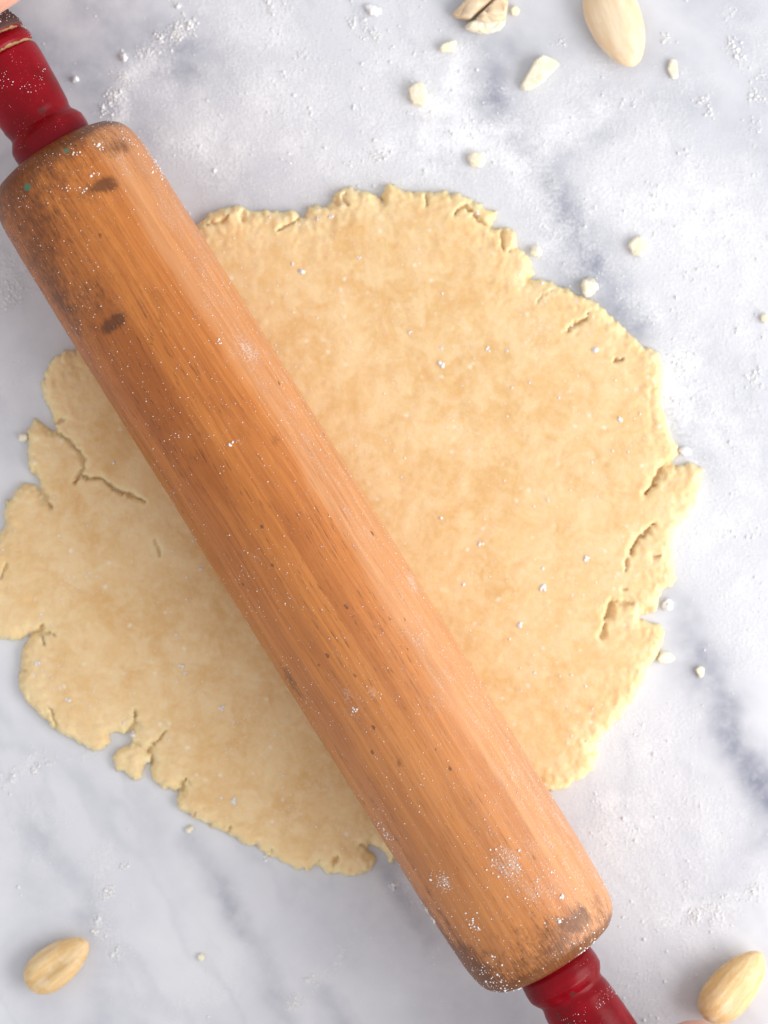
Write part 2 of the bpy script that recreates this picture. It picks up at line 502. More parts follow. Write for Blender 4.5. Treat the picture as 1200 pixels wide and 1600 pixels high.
FLOUR = [  # (points, spread px, amount) where flour was scattered or wiped
    ([(420, 60), (420, 160), (500, 220), (640, 230)], 110, .62), ([(640, 60), (700, 200), (800, 220)], 80, .5),
    ([(300, 40), (265, 75), (215, 120), (180, 165), (160, 195)], 16, .75), ([(240, 110), (270, 180), (330, 260)], 55, .5),
    ([(970, 300), (1060, 330), (1150, 330)], 120, .62), ([(1120, 480), (1080, 600), (1160, 760)], 110, .52), ([(920, 120), (900, 200)], 60, .4),
    ([(1010, 480), (1050, 560), (1060, 650)], 34, .4), ([(720, 130), (830, 250), (880, 400)], 50, .4),
    ([(0, 450), (40, 430), (60, 390)], 34, .6), ([(20, 560), (20, 640)], 36, .2), ([(1150, 10), (1170, 60), (1190, 130)], 26, .5),
    ([(170, 1340), (150, 1440), (180, 1490)], 22, .42), ([(5, 1225), (60, 1195)], 14, .75), ([(70, 1190), (160, 1170)], 10, .35),
    ([(455, 1565), (490, 1535), (540, 1490)], 13, .5), ([(1070, 1430), (1120, 1410), (1190, 1380)], 30, .5),
    ([(950, 1330), (1010, 1410), (1060, 1480)], 90, .34), ([(1000, 1250), (1110, 1300)], 80, .38), ([(1120, 860), (1170, 1000)], 55, .45),
    ([(960, 1150), (1040, 1130)], 50, .35), ([(560, 1390), (640, 1380), (660, 1440)], 22, .3), ([(90, 1330), (40, 1260)], 60, .16),
    ([(960, 1560), (1010, 1590)], 40, .35), ([(980, 160), (1000, 190), (1060, 130)], 40, .35), ([(270, 1590), (400, 1500)], 60, .14)]


def flour_map(Xp, Yp):
    wx = Xp + 60 * fbm(Xp / 60, Yp / 60, 41, 4)
    wy = Yp + 60 * fbm(Xp / 60, Yp / 60 + 20, 43, 4)
    f = np.full(Xp.shape, 0.05)
    for pts, w, s in FLOUR:
        f = f + s * np.exp(-(dist_line(wx, wy, pts) / w) ** 2)
    f = f * (0.72 + 1.1 * fbm(Xp / 45, Yp / 45, 47, 4))
    return np.clip(f, 0, 1)


def axis_coords(half, dense, step, far):
    a = np.arange(-dense, dense + step / 2, step)
    out = np.geomspace(dense + step * 3, far, 14)
    return np.concatenate([-out[::-1], a, out])


gx = axis_coords(0.13, 0.128, 0.00072, 0.55)
gy = axis_coords(0.16, 0.162, 0.00072, 0.55)
GX, GY = np.meshgrid(gx, gy)
k0 = PX * H
GXp, GYp = GX / k0 + 600, 800 - GY / k0
verts = np.stack([GX, GY, np.zeros_like(GX)], -1).reshape(-1, 3)
top = mesh_obj('marble_countertop', verts, grid_faces(len(gx), len(gy)), M_marble)
vm = vein_map(GXp, GYp)
attr(top, 'vein', vm)
attr(top, 'flour', flour_map(GXp, GYp) * (1 - 0.55 * np.clip(vm, 0, 1)))
tag(top, kind='structure')
# the slab's thickness below its polished face
bm = bmesh.new()
bmesh.ops.create_cube(bm, size=1, matrix=Matrix.Translation((0, 0, -0.0115)) @ Matrix.Diagonal((1.098, 1.098, 0.02, 1)))
me = bpy.data.meshes.new('slab_body')
bm.to_mesh(me)
bm.free()
me.materials.append(M_marble)
sl = bpy.data.objects.new('slab_body', me)
C.objects.link(sl)
sl.parent = top

# ------------------------------------------------------------------ the dough
TH = 0.0042
KD = PX * (H - 0.0025)                 # metres per pixel at the dough
stepm = 0.00042
dx = np.arange(-62, 1135, stepm / KD)
dy = np.arange(262, 1395, stepm / KD)
DX, DY = np.meshgrid(dx, dy)
sd, sc2 = dough_sdf(DX, DY)
sdm, scm = sd * KD, sc2 * KD
edge_w = 0.0028 + 0.0034 * fbm(DX / 70, DY / 70, 51, 3)
e = np.clip(-sdm / edge_w, 0, 1)
hh = np.sqrt(np.clip(1 - (1 - e) ** 2.2, 0, 1))
near = np.exp(-np.clip(-sdm, 0, None) / 0.006)
T = TH + 0.0004 * fbm(DX / 160, DY / 160, 53, 3) - 0.0009 * near
lump = np.abs(fbm(DX / 19, DY / 19, 55, 3)) * 2.2
T = T + near * (0.0012 * lump - 0.0005) + 0.00022 * fbm(DX / 30, DY / 30, 57, 4) + 0.00008 * fbm(DX / 7, DY / 7, 59, 3)
hgt = hh * T
e2 = np.clip(-scm / 0.0022, 0, 1)
hc = np.sqrt(np.clip(1 - (1 - e2) ** 2, 0, 1)) * (0.0030 + 0.0016 * fbm(DX / 14, DY / 14, 61, 3))
hgt = np.maximum(hgt, hc)
cut = np.zeros_like(hgt)
raw = np.zeros_like(hgt)
wx, wy = warp(DX, DY, 0.55)
for pts, w, dep in CRACKS:
    px0, px1 = min(p[0] for p in pts) - 25, max(p[0] for p in pts) + 25
    py0, py1 = min(p[1] for p in pts) - 25, max(p[1] for p in pts) + 25
    ix = np.where((dx > px0) & (dx < px1))[0]
    iy = np.where((dy > py0) & (dy < py1))[0]
    s_ = np.s_[iy[0]:iy[-1] + 1, ix[0]:ix[-1] + 1]
    jx = wx[s_] + 5.0 * fbm(DX[s_] / 5.5, DY[s_] / 5.5, 65, 2)
    jy = wy[s_] + 5.0 * fbm(DX[s_] / 5.5 + 7, DY[s_] / 5.5, 66, 2)
    d, tt = dist_line_t(jx, jy, pts)
    w2 = w * (0.25 + 1.25 * np.sin(np.clip(tt * 0.86 + 0.07, 0, 1) * math.pi) ** 0.8) * (0.9 + 1.5 * fbm(DX[s_] / 9, DY[s_] / 9, 63, 2))
    w2 = np.clip(w2 * 0.82, 0.3, None)
    # torn lip on one side, a gentler slope on the other
    cut[s_] = np.maximum(cut[s_], dep * (0.72 * (1 - sstep(w2 * 0.5, w2 * 1.25, d)) + 0.28 * np.exp(-(d / (w2 * 2.6)) ** 2)))
    raw[s_] = np.maximum(raw[s_], 0.5 * np.exp(-(d / 9) ** 2))
    hgt[s_] += 0.00010 * np.exp(-((d - w * 2.4) / (w * 1.2)) ** 2) * (hgt[s_] > 0.001)
hgt = hgt * (1 - cut * 0.70)
allsd = np.minimum(sdm, scm)
raw = np.maximum(raw, np.exp(-np.clip(-allsd, 0, None) / 0.0032))
# pull the outermost ring of vertices onto the outline
gyy, gxx = np.gradient(allsd, stepm, stepm)
gl = np.hypot(gxx, gyy) + 1e-9
mv = np.where(allsd > 0, np.clip(allsd, 0, stepm * 1.2), 0)
VX = DX * KD - 600 * KD - mv * gxx / gl
VY = -(DY * KD - 800 * KD) + mv * gyy / gl
VZ = np.where(allsd > 0, 0.00015, np.maximum(hgt, 0.00015))
nx, ny = len(dx), len(dy)
F = grid_faces(nx, ny)
inside = (allsd.ravel() < 0)
keep = inside[F].any(1)
F = F[keep]
used, inv = np.unique(F, return_inverse=True)
F = inv.reshape(-1, 4)[:, ::-1]
V = np.stack([VX.ravel()[used], VY.ravel()[used], VZ.ravel()[used]], -1)
dough = mesh_obj('rolled_dough', V, F, M_dough)
attr(dough, 'raw', raw.ravel()[used])
tag(dough, 'flat sheet of pale golden pastry dough with ragged cracked edge under the rolling pin', 'dough')

# ------------------------------------------------------------------ the rolling pin
RB = 0.0225
ZA = TH + RB + 0.0001
A, B = W(84.2, 241.6, ZA), W(867.0, 1496.6, ZA)
axis = (B - A).normalized()
mid_ab = (A + B) / 2
rz = math.atan2(axis.y, axis.x)
pin = bpy.data.objects.new('rolling_pin', None)
C.objects.link(pin)
pin.location = (mid_ab.x, mid_ab.y, TH)
pin.rotation_euler = (0, 0, rz)
tag(pin, 'worn wooden rolling pin with red painted handles lying diagonally across the dough', 'rolling pin')
HL = (B - A).length / 2
ZL = ZA - TH                                # axis height in the pin's own frame


def interp_profile(pts, n):
    P = np.array(pts, float)
    seg = np.r_[0, np.cumsum(np.hypot(np.diff(P[:, 0]), np.diff(P[:, 1])))]
    s = np.linspace(0, seg[-1], n)
    return np.interp(s, seg, P[:, 0]), np.interp(s, seg, P[:, 1])


def smooth1(a, k):
    ker = np.ones(k) / k
    p = np.r_[np.full(k, a[0]), a, np.full(k, a[-1])]
    return np.convolve(p, ker, 'same')[k:-k]


def lathe(xs, rs, nth, wob=0.0, seed=0):
    th = np.linspace(0, 2 * math.pi, nth, endpoint=False)
    X, TT = np.meshgrid(xs, th, indexing='ij')
    R = np.repeat(np.asarray(rs)[:, None], nth, 1)
    if wob:
        R = R + wob * fbm(X * 60 + 100, np.cos(TT) * 1.4 + 3, seed, 3) * np.clip(R / 0.005, 0, 1)
    V = np.stack([X, R * np.sin(TT), R * np.cos(TT)], -1).reshape(-1, 3)     # theta 0 = top, +y = upper right
    n = len(xs)
    i = np.arange(n * nth).reshape(n, nth)
    j = np.roll(i, -1, 1)
    Fq = np.stack([i[:-1], i[1:], j[1:], j[:-1]], -1).reshape(-1, 4)
    return V, Fq, X, TT, R


endp = [(1.0, 0), (1.0, 9), (0.5, 14.5), (-0.6, 17.8), (-2.6, 20.1), (-5.6, 21.4), (-10.5, 22.1), (-22, 22.4)]
pl = [(-HL * 1000 - a, r) for a, r in endp] + [(0, 22.55)] + [(HL * 1000 + a, r) for a, r in endp[::-1]]
px_, pr_ = interp_profile(pl, 620)
pr_ = smooth1(pr_, 7)
pr_[0] = pr_[-1] = 0.4
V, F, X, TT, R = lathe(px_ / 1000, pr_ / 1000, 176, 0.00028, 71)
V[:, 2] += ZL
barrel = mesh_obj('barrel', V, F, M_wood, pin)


def pin_local(px, py, z=None):
    """photo pixel -> (x along the pin, angle round it) on the barrel's upper face"""
    zz = ZA + RB * 0.8
    for _ in range(4):
        p = W(px, py, zz)
        q = Vector((p.x - mid_ab.x, p.y - mid_ab.y))
        x = q.x * axis.x + q.y * axis.y
        y = -q.x * axis.y + q.y * axis.x
        y = max(-RB * 0.995, min(RB * 0.995, y))
        zz = ZA + math.sqrt(RB * RB - y * y)
    return x, math.asin(y / RB)


TS = np.where(TT > math.pi, TT - 2 * math.pi, TT)          # -pi..pi, 0 on top
girth = TS * RB
attr(barrel, 'girth', girth)
ends = sstep(HL - 0.012, HL - 0.002, np.abs(X))
ends2 = sstep(HL - 0.045, HL - 0.004, np.abs(X))
topend = (X < 0)
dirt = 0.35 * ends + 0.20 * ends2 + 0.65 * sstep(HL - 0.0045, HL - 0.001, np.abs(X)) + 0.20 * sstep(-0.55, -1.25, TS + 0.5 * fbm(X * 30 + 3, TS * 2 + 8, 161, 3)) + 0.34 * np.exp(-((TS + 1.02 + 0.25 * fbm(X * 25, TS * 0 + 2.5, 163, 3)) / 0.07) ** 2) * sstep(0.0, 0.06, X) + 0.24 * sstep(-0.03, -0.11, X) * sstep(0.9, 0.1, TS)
for px, py, rx, rt, s in [(175, 507, .0018, .0044, 1.0), (186, 500, .0012, .0020, .5), (160, 288, .0016, .0042, .9), (178, 292, .0012, .0018, .6), (188, 228, .0028, .0055, .62), (148, 470, .007, .008, .35),
                          (913, 1428, .0034, .0022, .8), (895, 1440, .0030, .0030, .6), (870, 1455, .006, .005, .35), (935, 1410, .004, .003, .4), (745, 1520, .008, .009, .6), (250, 668, .0022, .006, .45),
                          (310, 680, .003, .003, .45), (75, 410, .012, .006, .28), (240, 480, .008, .005, .3), (60, 330, .01, .008, .26),
                          (455, 1065, .006, .003, .6), (595, 985, .004, .003, .5), (620, 1190, .004, .0022, .5), (380, 545, .003, .002, .45),
                          (830, 1490, .012, .010, .35), (100, 480, .012, .004, .4), (700, 1470, .02, .004, .5), (430, 690, .003, .003, .5)]:
    x0, t0 = pin_local(px, py)
    dirt = dirt + s * np.exp(-(((X - x0) / rx) ** 2 + ((TS - t0) * RB / rt) ** 2))
attr(barrel, 'dirt', np.clip(dirt, 0, 1))
attr(barrel, 'pale', np.clip(0.04 + 0.40 * sstep(-0.04, 0.09, X) + (0.62 + 0.12 * sstep(-0.1, 0.05, X)) * sstep(0.46, 0.66, TS + 0.25 * fbm(X * 45 + 9, TS * 1.5 + 4, 151, 3)), 0, 1))  # lighter wood toward the lower end, plus window sheen painted along the right flank
x0, t0 = pin_local(40, 293)
x1, t1 = pin_local(104, 233)
gr = np.maximum(np.exp(-(((X - x0) / .0012) ** 2 + ((TS - t0) * RB / .0014) ** 2)), 0.75 * np.exp(-(((X - x1) / .0009) ** 2 + ((TS - t1) * RB / .0016) ** 2)))
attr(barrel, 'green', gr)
dust = 0.12 + 0.36 * sstep(0.40, 0.95, TS) + 0.18 * sstep(0.02, 0.12, X) * sstep(-0.5, 0.5, TS)
for px, py, r_, s in [(795, 1350, .0045, .9), (693, 1377, .0028, 1.0), (850, 1390, .005, .6), (603, 1302, .0025, .8), (545, 1085, .003, .6),
                      (583, 1082, .0016, .9), (660, 1000, .0025, .6), (683, 1100, .0028, .6), (645, 910, .003, .7), (380, 550, .004, .7), (375, 690, .001, .6),
                      (120, 525, .003, .9), (150, 470, .006, .4), (120, 205, .006, .5), (185, 245, .003, .5), (775, 1545, .004, 1.0), (670, 1430, .004, .7),
                      (240, 240, .004, .5), (545, 1110, .004, .5), (400, 870, .002, .5)]:
    xx, tt = pin_local(px, py)
    dust = dust + 0.8 * s * np.exp(-(((X - xx) / r_) ** 2 + ((TS - tt) * RB / r_) ** 2))
attr(barrel, 'dust', np.clip(dust * (1 - 0.55 * np.clip(dirt, 0, 1)), 0, 1.3))

HP = [(-3, 9.5), (0, 10.8), (2.5, 11.05), (4.6, 10.95), (6.0, 10.2), (7.2, 9.35), (8.2, 9.3), (10, 9.75), (16, 10.2), (24, 10.55), (27.3, 10.45), (27.9, 10.0),
      (28.5, 9.95), (29.2, 10.5), (30.5, 10.65), (31.7, 10.3), (32.3, 9.75), (32.9, 9.75), (33.6, 10.2), (35, 10.15), (37.2, 9.4), (40, 8.6), (46, 9.4),
      (58, 11.2), (72, 11.4), (84, 10.2), (92, 7.4), (95.5, 3.8), (96.5, 0.3)]


def handle(start_px, sign, seed):
    hx, hr = interp_profile(HP, 420)
    hr = smooth1(hr, 3)
    V, F, X, TT, R = lathe(hx / 1000, hr / 1000, 96, 0.00018, seed)
    Xm = X * 1000
    if sign < 0:
        V[:, 0] *= -1
        F = F[:, ::-1]
    s = W(*start_px, ZA)
    q = Vector((s.x - mid_ab.x, s.y - mid_ab.y))
    V[:, 0] += q.x * axis.x + q.y * axis.y
    V[:, 1] += -q.x * axis.y + q.y * axis.x
    V[:, 2] += ZL
    o = mesh_obj('handle', V, F, M_red, pin)
    wear = 0.75 * np.exp(-((Xm - 28.2) / 0.55) ** 2) + 0.7 * np.exp(-((Xm - 32.6) / 0.55) ** 2) + 0.02
    attr(o, 'wear', wear)
    attr(o, 'grime', np.clip(0.9 * sstep(32.8, 33.8, Xm) * sstep(60, 45, Xm) + 0.12 + 0.2 * np.exp(-((Xm - 7.6) / 0.6) ** 2), 0, 1))
    return o, V


hA, VA = handle((87.5, 232), -1, 81)
hB, VB = handle((869.5, 1512), 1, 91)

# ------------------------------------------------------------------ almonds, chips and crumbs


def almond(name, c_px, length, width, thick, ang, mat, label, seed, roll=0.0, dent=0.0, group=None):
    n, m = 46, 40
    t_ = np.linspace(0, 1, n)
    prof = np.sqrt(np.clip(1 - np.abs(2 * t_ - 1) ** 2.35, 0, 1)) * (1 - 0.30 * (t_ - 0.42) - 0.38 * np.clip(t_ - 0.5, 0, 1) ** 1.6)
    prof /= prof.max()
    th = np.linspace(0, 2 * math.pi, m, endpoint=False)
    T_, A_ = np.meshgrid(t_, th, indexing='ij')
    P_ = np.repeat(prof[:, None], m, 1)
    ridge = 1 + 0.05 * fbm(T_ * 2.2 + seed, np.cos(A_) * 2.4 + 7, seed, 3) + 0.035 * vnoise(np.cos(A_) * 6 + 9, np.sin(A_) * 6 + seed, seed)
    Yc = P_ * ridge * np.cos(A_) * width / 2
    Zc = P_ * ridge * np.sin(A_) * thick / 2
    if dent:
        Zc = Zc - dent * np.exp(-(((T_ - 0.42) / 0.28) ** 2 + ((Yc + width * 0.05) / (width * 0.17)) ** 2)) * (np.sin(A_) > 0)
    Xc = (T_ - 0.5) * length
    V = np.stack([Xc, Yc, Zc], -1).reshape(-1, 3)
    cr, sr = math.cos(roll), math.sin(roll)
    V[:, 1], V[:, 2] = V[:, 1] * cr - V[:, 2] * sr, V[:, 1] * sr + V[:, 2] * cr
    V[:, 2] -= V[:, 2].min()
    i = np.arange(n * m).reshape(n, m)
    j = np.roll(i, -1, 1)
    Fq = np.stack([i[:-1], i[1:], j[1:], j[:-1]], -1).reshape(-1, 4)[:, ::-1]
    o = mesh_obj(name, V, Fq, mat)
    p = W(*c_px, thick / 2)
    o.location = (p.x, p.y, 0.00005)
    o.rotation_euler = (0, 0, ang)
    tag(o, label, 'almond', 'whole blanched almonds on the marble')
    return o


def ang_px(a, b):
    return math.atan2(-(b[1] - a[1]), b[0] - a[0])


almond('almond', (963, 36), 0.0262, 0.0152, 0.0088, ang_px((940, -25), (993, 103)), M_almond_pale,
       'smooth pale almond cut by the top edge near the chopped almond pieces', 5, 0.12)
almond('almond', (90, 1506), 0.0212, 0.0118, 0.0080, ang_px((42, 1542), (138, 1470)), M_almond,
       'golden almond lying alone on grey veined marble at the lower left', 9, -0.2, 0.0016)
almond('almond', (1146, 1541), 0.0245, 0.0138, 0.0098, ang_px((1103, 1592), (1190, 1490)), M_almond,
       'plump ridged almond beside the lower right red handle', 13, 0.25, 0.0008)


def hull_chunk(name, pts, hts, mat, parent=None, inset=0.12, bevel=0.00035, base_z=0.00005, rough=0.00010, flat=False):
    """a broken piece: footprint in photo pixels, a height (mm) over each corner"""
    zc = float(np.mean(hts)) / 1000
    c = np.mean(np.array(pts, float), 0)
    bm = bmesh.new()
    o0 = W(c[0], c[1], zc * 0.6)
    for (x, y), h in zip(pts, hts):
        p = W(x, y, zc * 0.6)
        q = W(x + (c[0] - x) * inset, y + (c[1] - y) * inset, zc * 0.6)
        bm.verts.new((p.x - o0.x, p.y - o0.y, h / 1000 * 0.25))
        bm.verts.new((q.x - o0.x, q.y - o0.y, h / 1000))
        q = W(x + (c[0] - x) * 0.25, y + (c[1] - y) * 0.25, zc * 0.6)
        bm.verts.new((q.x - o0.x, q.y - o0.y, 0))
    r = bmesh.ops.convex_hull(bm, input=bm.verts)
    bmesh.ops.delete(bm, geom=list({g_ for g_ in list(r['geom_interior']) + list(r['geom_unused']) if isinstance(g_, bmesh.types.BMVert)}), context='VERTS')
    bmesh.ops.bevel(bm, geom=bm.edges[:], offset=bevel, segments=2, affect='EDGES', clamp_overlap=True)
    bmesh.ops.triangulate(bm, faces=bm.faces[:])
    bmesh.ops.subdivide_edges(bm, edges=[e_ for e_ in bm.edges if e_.calc_length() > 0.0009], cuts=1)
    for v_ in bm.verts:
        if v_.co.z > 0.0002:
            v_.co += Vector([random.uniform(-1, 1) * rough for _ in range(3)])
    bmesh.ops.recalc_face_normals(bm, faces=bm.faces[:])
    me = bpy.data.meshes.new(name)
    bm.to_mesh(me)
    bm.free()
    me.materials.append(mat)
    me.polygons.foreach_set('use_smooth', [not flat] * len(me.polygons))
    o = bpy.data.objects.new(name, me)
    C.objects.link(o)
    o.location = (o0.x, o0.y, base_z)
    if parent:
        o.parent = parent
        o.location = o.location - parent.location
    return o


# the broken almond by the top edge: two tan halves held together and a snapped white face
bro = bpy.data.objects.new('broken_almond', None)
C.objects.link(bro)
bro.location = W(755, 15, 0)
tag(bro, 'large broken almond with tan sides and ragged white break at the top edge', 'almond')
hull_chunk('tan_half', [(704, 23), (716, 28), (733, 31), (746, 22), (778, -4), (785, -22), (752, -24), (724, 2)], [3.2, 4.2, 4.6, 5.6, 6.2, 5.8, 5.0, 4.0], M_almond_pale, bro)
hull_chunk('tan_half', [(741, 30), (752, 22), (782, -4), (792, -18), (794, 8), (788, 22), (790, 34), (768, 38), (750, 38)], [5.0, 6.0, 7.0, 6.8, 6.0, 5.5, 4.8, 4.4, 4.2], M_almond_pale, bro)
hull_chunk('white_break', [(724, 43), (733, 34), (752, 30), (789, 28), (791, 36), (784, 46), (766, 52), (754, 53), (743, 48), (732, 48)], [2.6, 3.4, 4.2, 4.4, 3.6, 2.6, 2.4, 2.2, 2.6, 2.4], M_flesh, bro)

chips = [
    ('almond_chip', [(812, 135), (817, 142), (830, 140), (848, 128), (876, 100), (868, 92), (849, 84), (836, 94)], [2.6, 2.4, 2.8, 3.4, 3.6, 3.8, 4.2, 4.0],
     'largest cream almond chip, oblong, left of the whole pale almond'),
    ('almond_chip', [(686, 78), (690, 82), (711, 80), (714, 63), (704, 64), (690, 69)], [2.0, 1.8, 2.0, 2.2, 2.4, 2.2],
     'small flat almond chip just below the large broken almond'),
    ('almond_chip', [(640, 152), (645, 163), (662, 167), (675, 160), (668, 146), (660, 128), (648, 130), (638, 138)], [2.6, 2.4, 2.4, 2.2, 3.0, 3.8, 3.6, 3.0],
     'pointed wedge almond chip with tan corner in the flour above the dough'),
    ('almond_chip', [(729, 245), (736, 260), (752, 262), (761, 252), (756, 240), (738, 237)], [2.0, 2.2, 2.0, 2.0, 2.6, 2.4],
     'blunt cream chip in white flour, nearest above the top edge of the dough'),
    ('almond_chip', [(980, 382), (988, 398), (1004, 402), (1015, 385), (1006, 368), (992, 370)], [2.2, 2.0, 2.0, 2.4, 2.8, 2.6],
     'cream chip on white flour to the upper right of the dough'),
    ('almond_sliver', [(1026, 1029), (1034, 1018), (1046, 1019), (1057, 1029), (1048, 1036), (1030, 1036)], [1.8, 2.2, 2.0, 1.4, 1.4, 1.6],
     'thin cream sliver touching the right edge of the dough by the dark vein'),
    ('almond_chip', [(1086, 1046), (1093, 1040), (1101, 1043), (1100, 1056), (1094, 1061)], [1.6, 1.8, 1.6, 1.4, 1.2],
     'tiny cream chip lying on the dark vein right of the dough'),
    ('almond_chip', [(1042, 108), (1048, 91), (1058, 94), (1060, 122), (1050, 124)], [1.2, 1.6, 1.6, 1.4, 1.2],
     'narrow pale flake standing right of the whole almond at the top'),
    ('almond_chip', [(797, 14), (806, 8), (813, 16), (809, 25), (800, 24)], [1.6, 1.8, 1.8, 1.4, 1.4],
     'tiny rounded chip immediately right of the large broken almond'),
    ('almond_chip', [(308, 1493), (315, 1489), (321, 1495), (316, 1502), (310, 1501)], [1.0, 1.2, 1.0, 1.0, 1.0],
     'lone tiny cream chip on bare grey marble below the dough'),
    ('almond_chip', [(1188, 492), (1198, 490), (1204, 498), (1196, 506), (1189, 502)], [1.2, 1.6, 1.4, 1.2, 1.0],
     'tiny pale chip at the right edge of the picture level with the dough top'),
]
for name, pts, hts, label in chips:
    o = hull_chunk(name, pts, hts, M_flesh, bevel=0.00025, rough=0.00004, flat=True)
    tag(o, label, 'almond chip', 'chopped almond chips scattered on the marble')


def lump_obj(name, px, py, r_px, h_mm, mat, seed, z=0.00005):
    bm = bmesh.new()
    bmesh.ops.create_icosphere(bm, subdivisions=3, radius=1)
    k = PX * H
    for v_ in bm.verts:
        n_ = v_.co.copy()
        s_ = 1 + 1.5 * float(fbm(np.array([n_.x * 1.6 + seed]), np.array([n_.y * 1.6 + n_.z * 1.3]), seed, 3)[0])
        v_.co = Vector((n_.x * s_ * r_px * k, n_.y * s_ * r_px * k * 0.85, (n_.z * s_ * 0.5 + 0.42) * h_mm / 1000))
        v_.co.z = max(v_.co.z, 0)
    me = bpy.data.meshes.new(name)
    bm.to_mesh(me)
    bm.free()
    me.materials.append(mat)
    me.polygons.foreach_set('use_smooth', [True] * len(me.polygons))
    o = bpy.data.objects.new(name, me)
    C.objects.link(o)
    p = W(px, py, 0.001)
    o.location = (p.x, p.y, z)
    o.rotation_euler = (0, 0, seed * 1.7)
    return o


for i, (px, py, r_, h_, mat, label) in enumerate([
        (921, 449, 13, 3.0, M_flesh, 'pale crumb against the upper right edge of the dough'),
        (1071, 706, 9, 2.6, M_flour, 'white flour lump tucked in the notch on the right edge of the dough'),
        (838, 394, 9, 2.4, M_flesh, 'small pale crumb off the stepped upper right edge of the dough'),
        (1044, 946, 8, 1.6, M_flour, 'white flour lump on the dark vein at the right notch of the dough'),
        (583, 16, 11, 1.6, M_flour, 'soft white flour lump near the top edge, left of the broken almond'),
        (296, 1297, 6, 1.4, M_flesh, 'tiny crumb just below the lower left edge of the dough'),
        (193, 89, 6, 1.6, M_flour, 'round flour lump beside the upper red handle'),
        (117, 124, 5, 1.4, M_flour, 'small flour lump nearest the upper red handle'),
        (36, 684, 7, 1.8, M_flesh, 'pale crumb at the left edge of the dough'),
        (208, 1148, 5.5, 3.6, M_flour, 'white flour lump in the torn gap at the lower left edge of the dough')]):
    o = lump_obj('crumb', px, py, r_, h_, mat, i + 3)
    tag(o, label, 'crumb', 'crumbs and lumps round the dough')

# ------------------------------------------------------------------ loose flour grains (nobody could count them)
bm = bmesh.new()
bmesh.ops.create_icosphere(bm, subdivisions=1, radius=1)
ICO_V = np.array([v_.co[:] for v_ in bm.verts])
ICO_F = np.array([[v_.index for v_ in f_.verts] for f_ in bm.faces])
bm.free()


def grains(name, pos, rad, mat, label, flat=0.7, parent=None):
    n = len(pos)
    jit = 1 + 0.45 * (rng.random((n, len(ICO_V))) - 0.5)
    th = rng.random(n) * 6.283
    c, s = np.cos(th)[:, None], np.sin(th)[:, None]
    el = 1 + 0.7 * (rng.random(n)[:, None] - 0.4)
    bx = ICO_V[None, :, 0] * jit * el
    by = ICO_V[None, :, 1] * jit
    V = np.stack([(bx * c - by * s) * rad[:, None] + pos[:, :1], (bx * s + by * c) * rad[:, None] + pos[:, 1:2],
                  ICO_V[None, :, 2] * jit * rad[:, None] * flat + pos[:, 2:3]], -1).reshape(-1, 3)
    F = (ICO_F[None] + (np.arange(n) * len(ICO_V))[:, None, None]).reshape(-1, 3)
    o = mesh_obj(name, V, F, mat, parent)
    if parent:
        tag(o, kind='stuff')
    else:
        tag(o, label, 'flour', kind='stuff')
    return o


# on the marble
N = 420000
cx, cy = rng.uniform(-40, 1240, N), rng.uniform(-40, 1640, N)
dens = flour_map(cx, cy)
clump = sstep(-0.02, 0.22, fbm(cx / 16, cy / 16, 101, 4))
p_acc = np.clip((dens ** 1.5) * (0.10 + 1.15 * clump) + 0.006, 0, 1)
ok = rng.random(N) < p_acc * 0.42
cx, cy, dens, clump = cx[ok], cy[ok], dens[ok], clump[ok]
s1, s2 = dough_sdf(cx, cy)
ok = (s1 > 3) & (s2 > 3)
cx, cy, dens, clump = cx[ok], cy[ok], dens[ok], clump[ok]
rad = np.clip(rng.lognormal(math.log(0.00010), 0.5, len(cx)) * (0.8 + 0.5 * clump), 0.00004, 0.0005)
# hand-placed clusters the photograph shows
CL = [(297, 38, 8, 60), (275, 48, 10, 60), (253, 65, 10, 50), (222, 85, 8, 40), (195, 120, 9, 40), (178, 150, 9, 35), (165, 170, 10, 30), (280, 10, 12, 20), (20, 445, 16, 60), (10, 470, 10, 40),
      (8, 1222, 9, 50), (20, 1212, 8, 30), (57, 1203, 7, 35), (75, 1190, 5, 12), (195, 1352, 5, 16), (172, 1392, 7, 30), (162, 1400, 5, 16), (150, 1440, 5, 20), (148, 1455, 5, 20),
      (182, 1490, 6, 20), (485, 1535, 8, 30), (465, 1560, 7, 26), (455, 1570, 6, 20), (1115, 1422, 10, 40), (1085, 1428, 9, 40), (1180, 1395, 12, 30), (1145, 70, 8, 30), (1160, 95, 8, 30),
      (1178, 150, 8, 30), (1190, 120, 6, 20), (1180, 195, 7, 20), (1040, 60, 7, 16), (875, 65, 7, 14), (985, 165, 8, 20), (1100, 155, 7, 20), (1110, 175, 6, 16), (420, 12, 9, 30),
      (450, 8, 8, 16), (560, 35, 12, 40), (585, 55, 10, 30), (475, 85, 6, 14), (455, 255, 7, 18), (590, 240, 9, 22), (1060, 575, 9, 16), (1185, 590, 12, 40), (420, 1338, 5, 14), (617, 1385, 5, 20), (300, 1238, 4, 8)]
ex, ey, er = [], [], []
for x, y, s, n in CL:
    n = n * 7
    ux, uy = rng.normal(x, s * 0.75, n), rng.normal(y, s * 0.75, n)
    kp = fbm(ux / 9, uy / 9, 141, 3) > -0.03
    ex += list(ux[kp])
    ey += list(uy[kp])
    er += list(np.clip(rng.lognormal(math.log(0.00013), 0.5, int(kp.sum())), 0.00005, 0.0006))
cx, cy, rad = np.r_[cx, ex], np.r_[cy, ey], np.r_[rad, er]
k = PX * H
pos = np.stack([(cx - 600) * k, (800 - cy) * k, rad * 0.35], -1)
grains('flour_on_marble', pos, rad, M_flour, 'white flour scattered in specks and clumps over the marble')

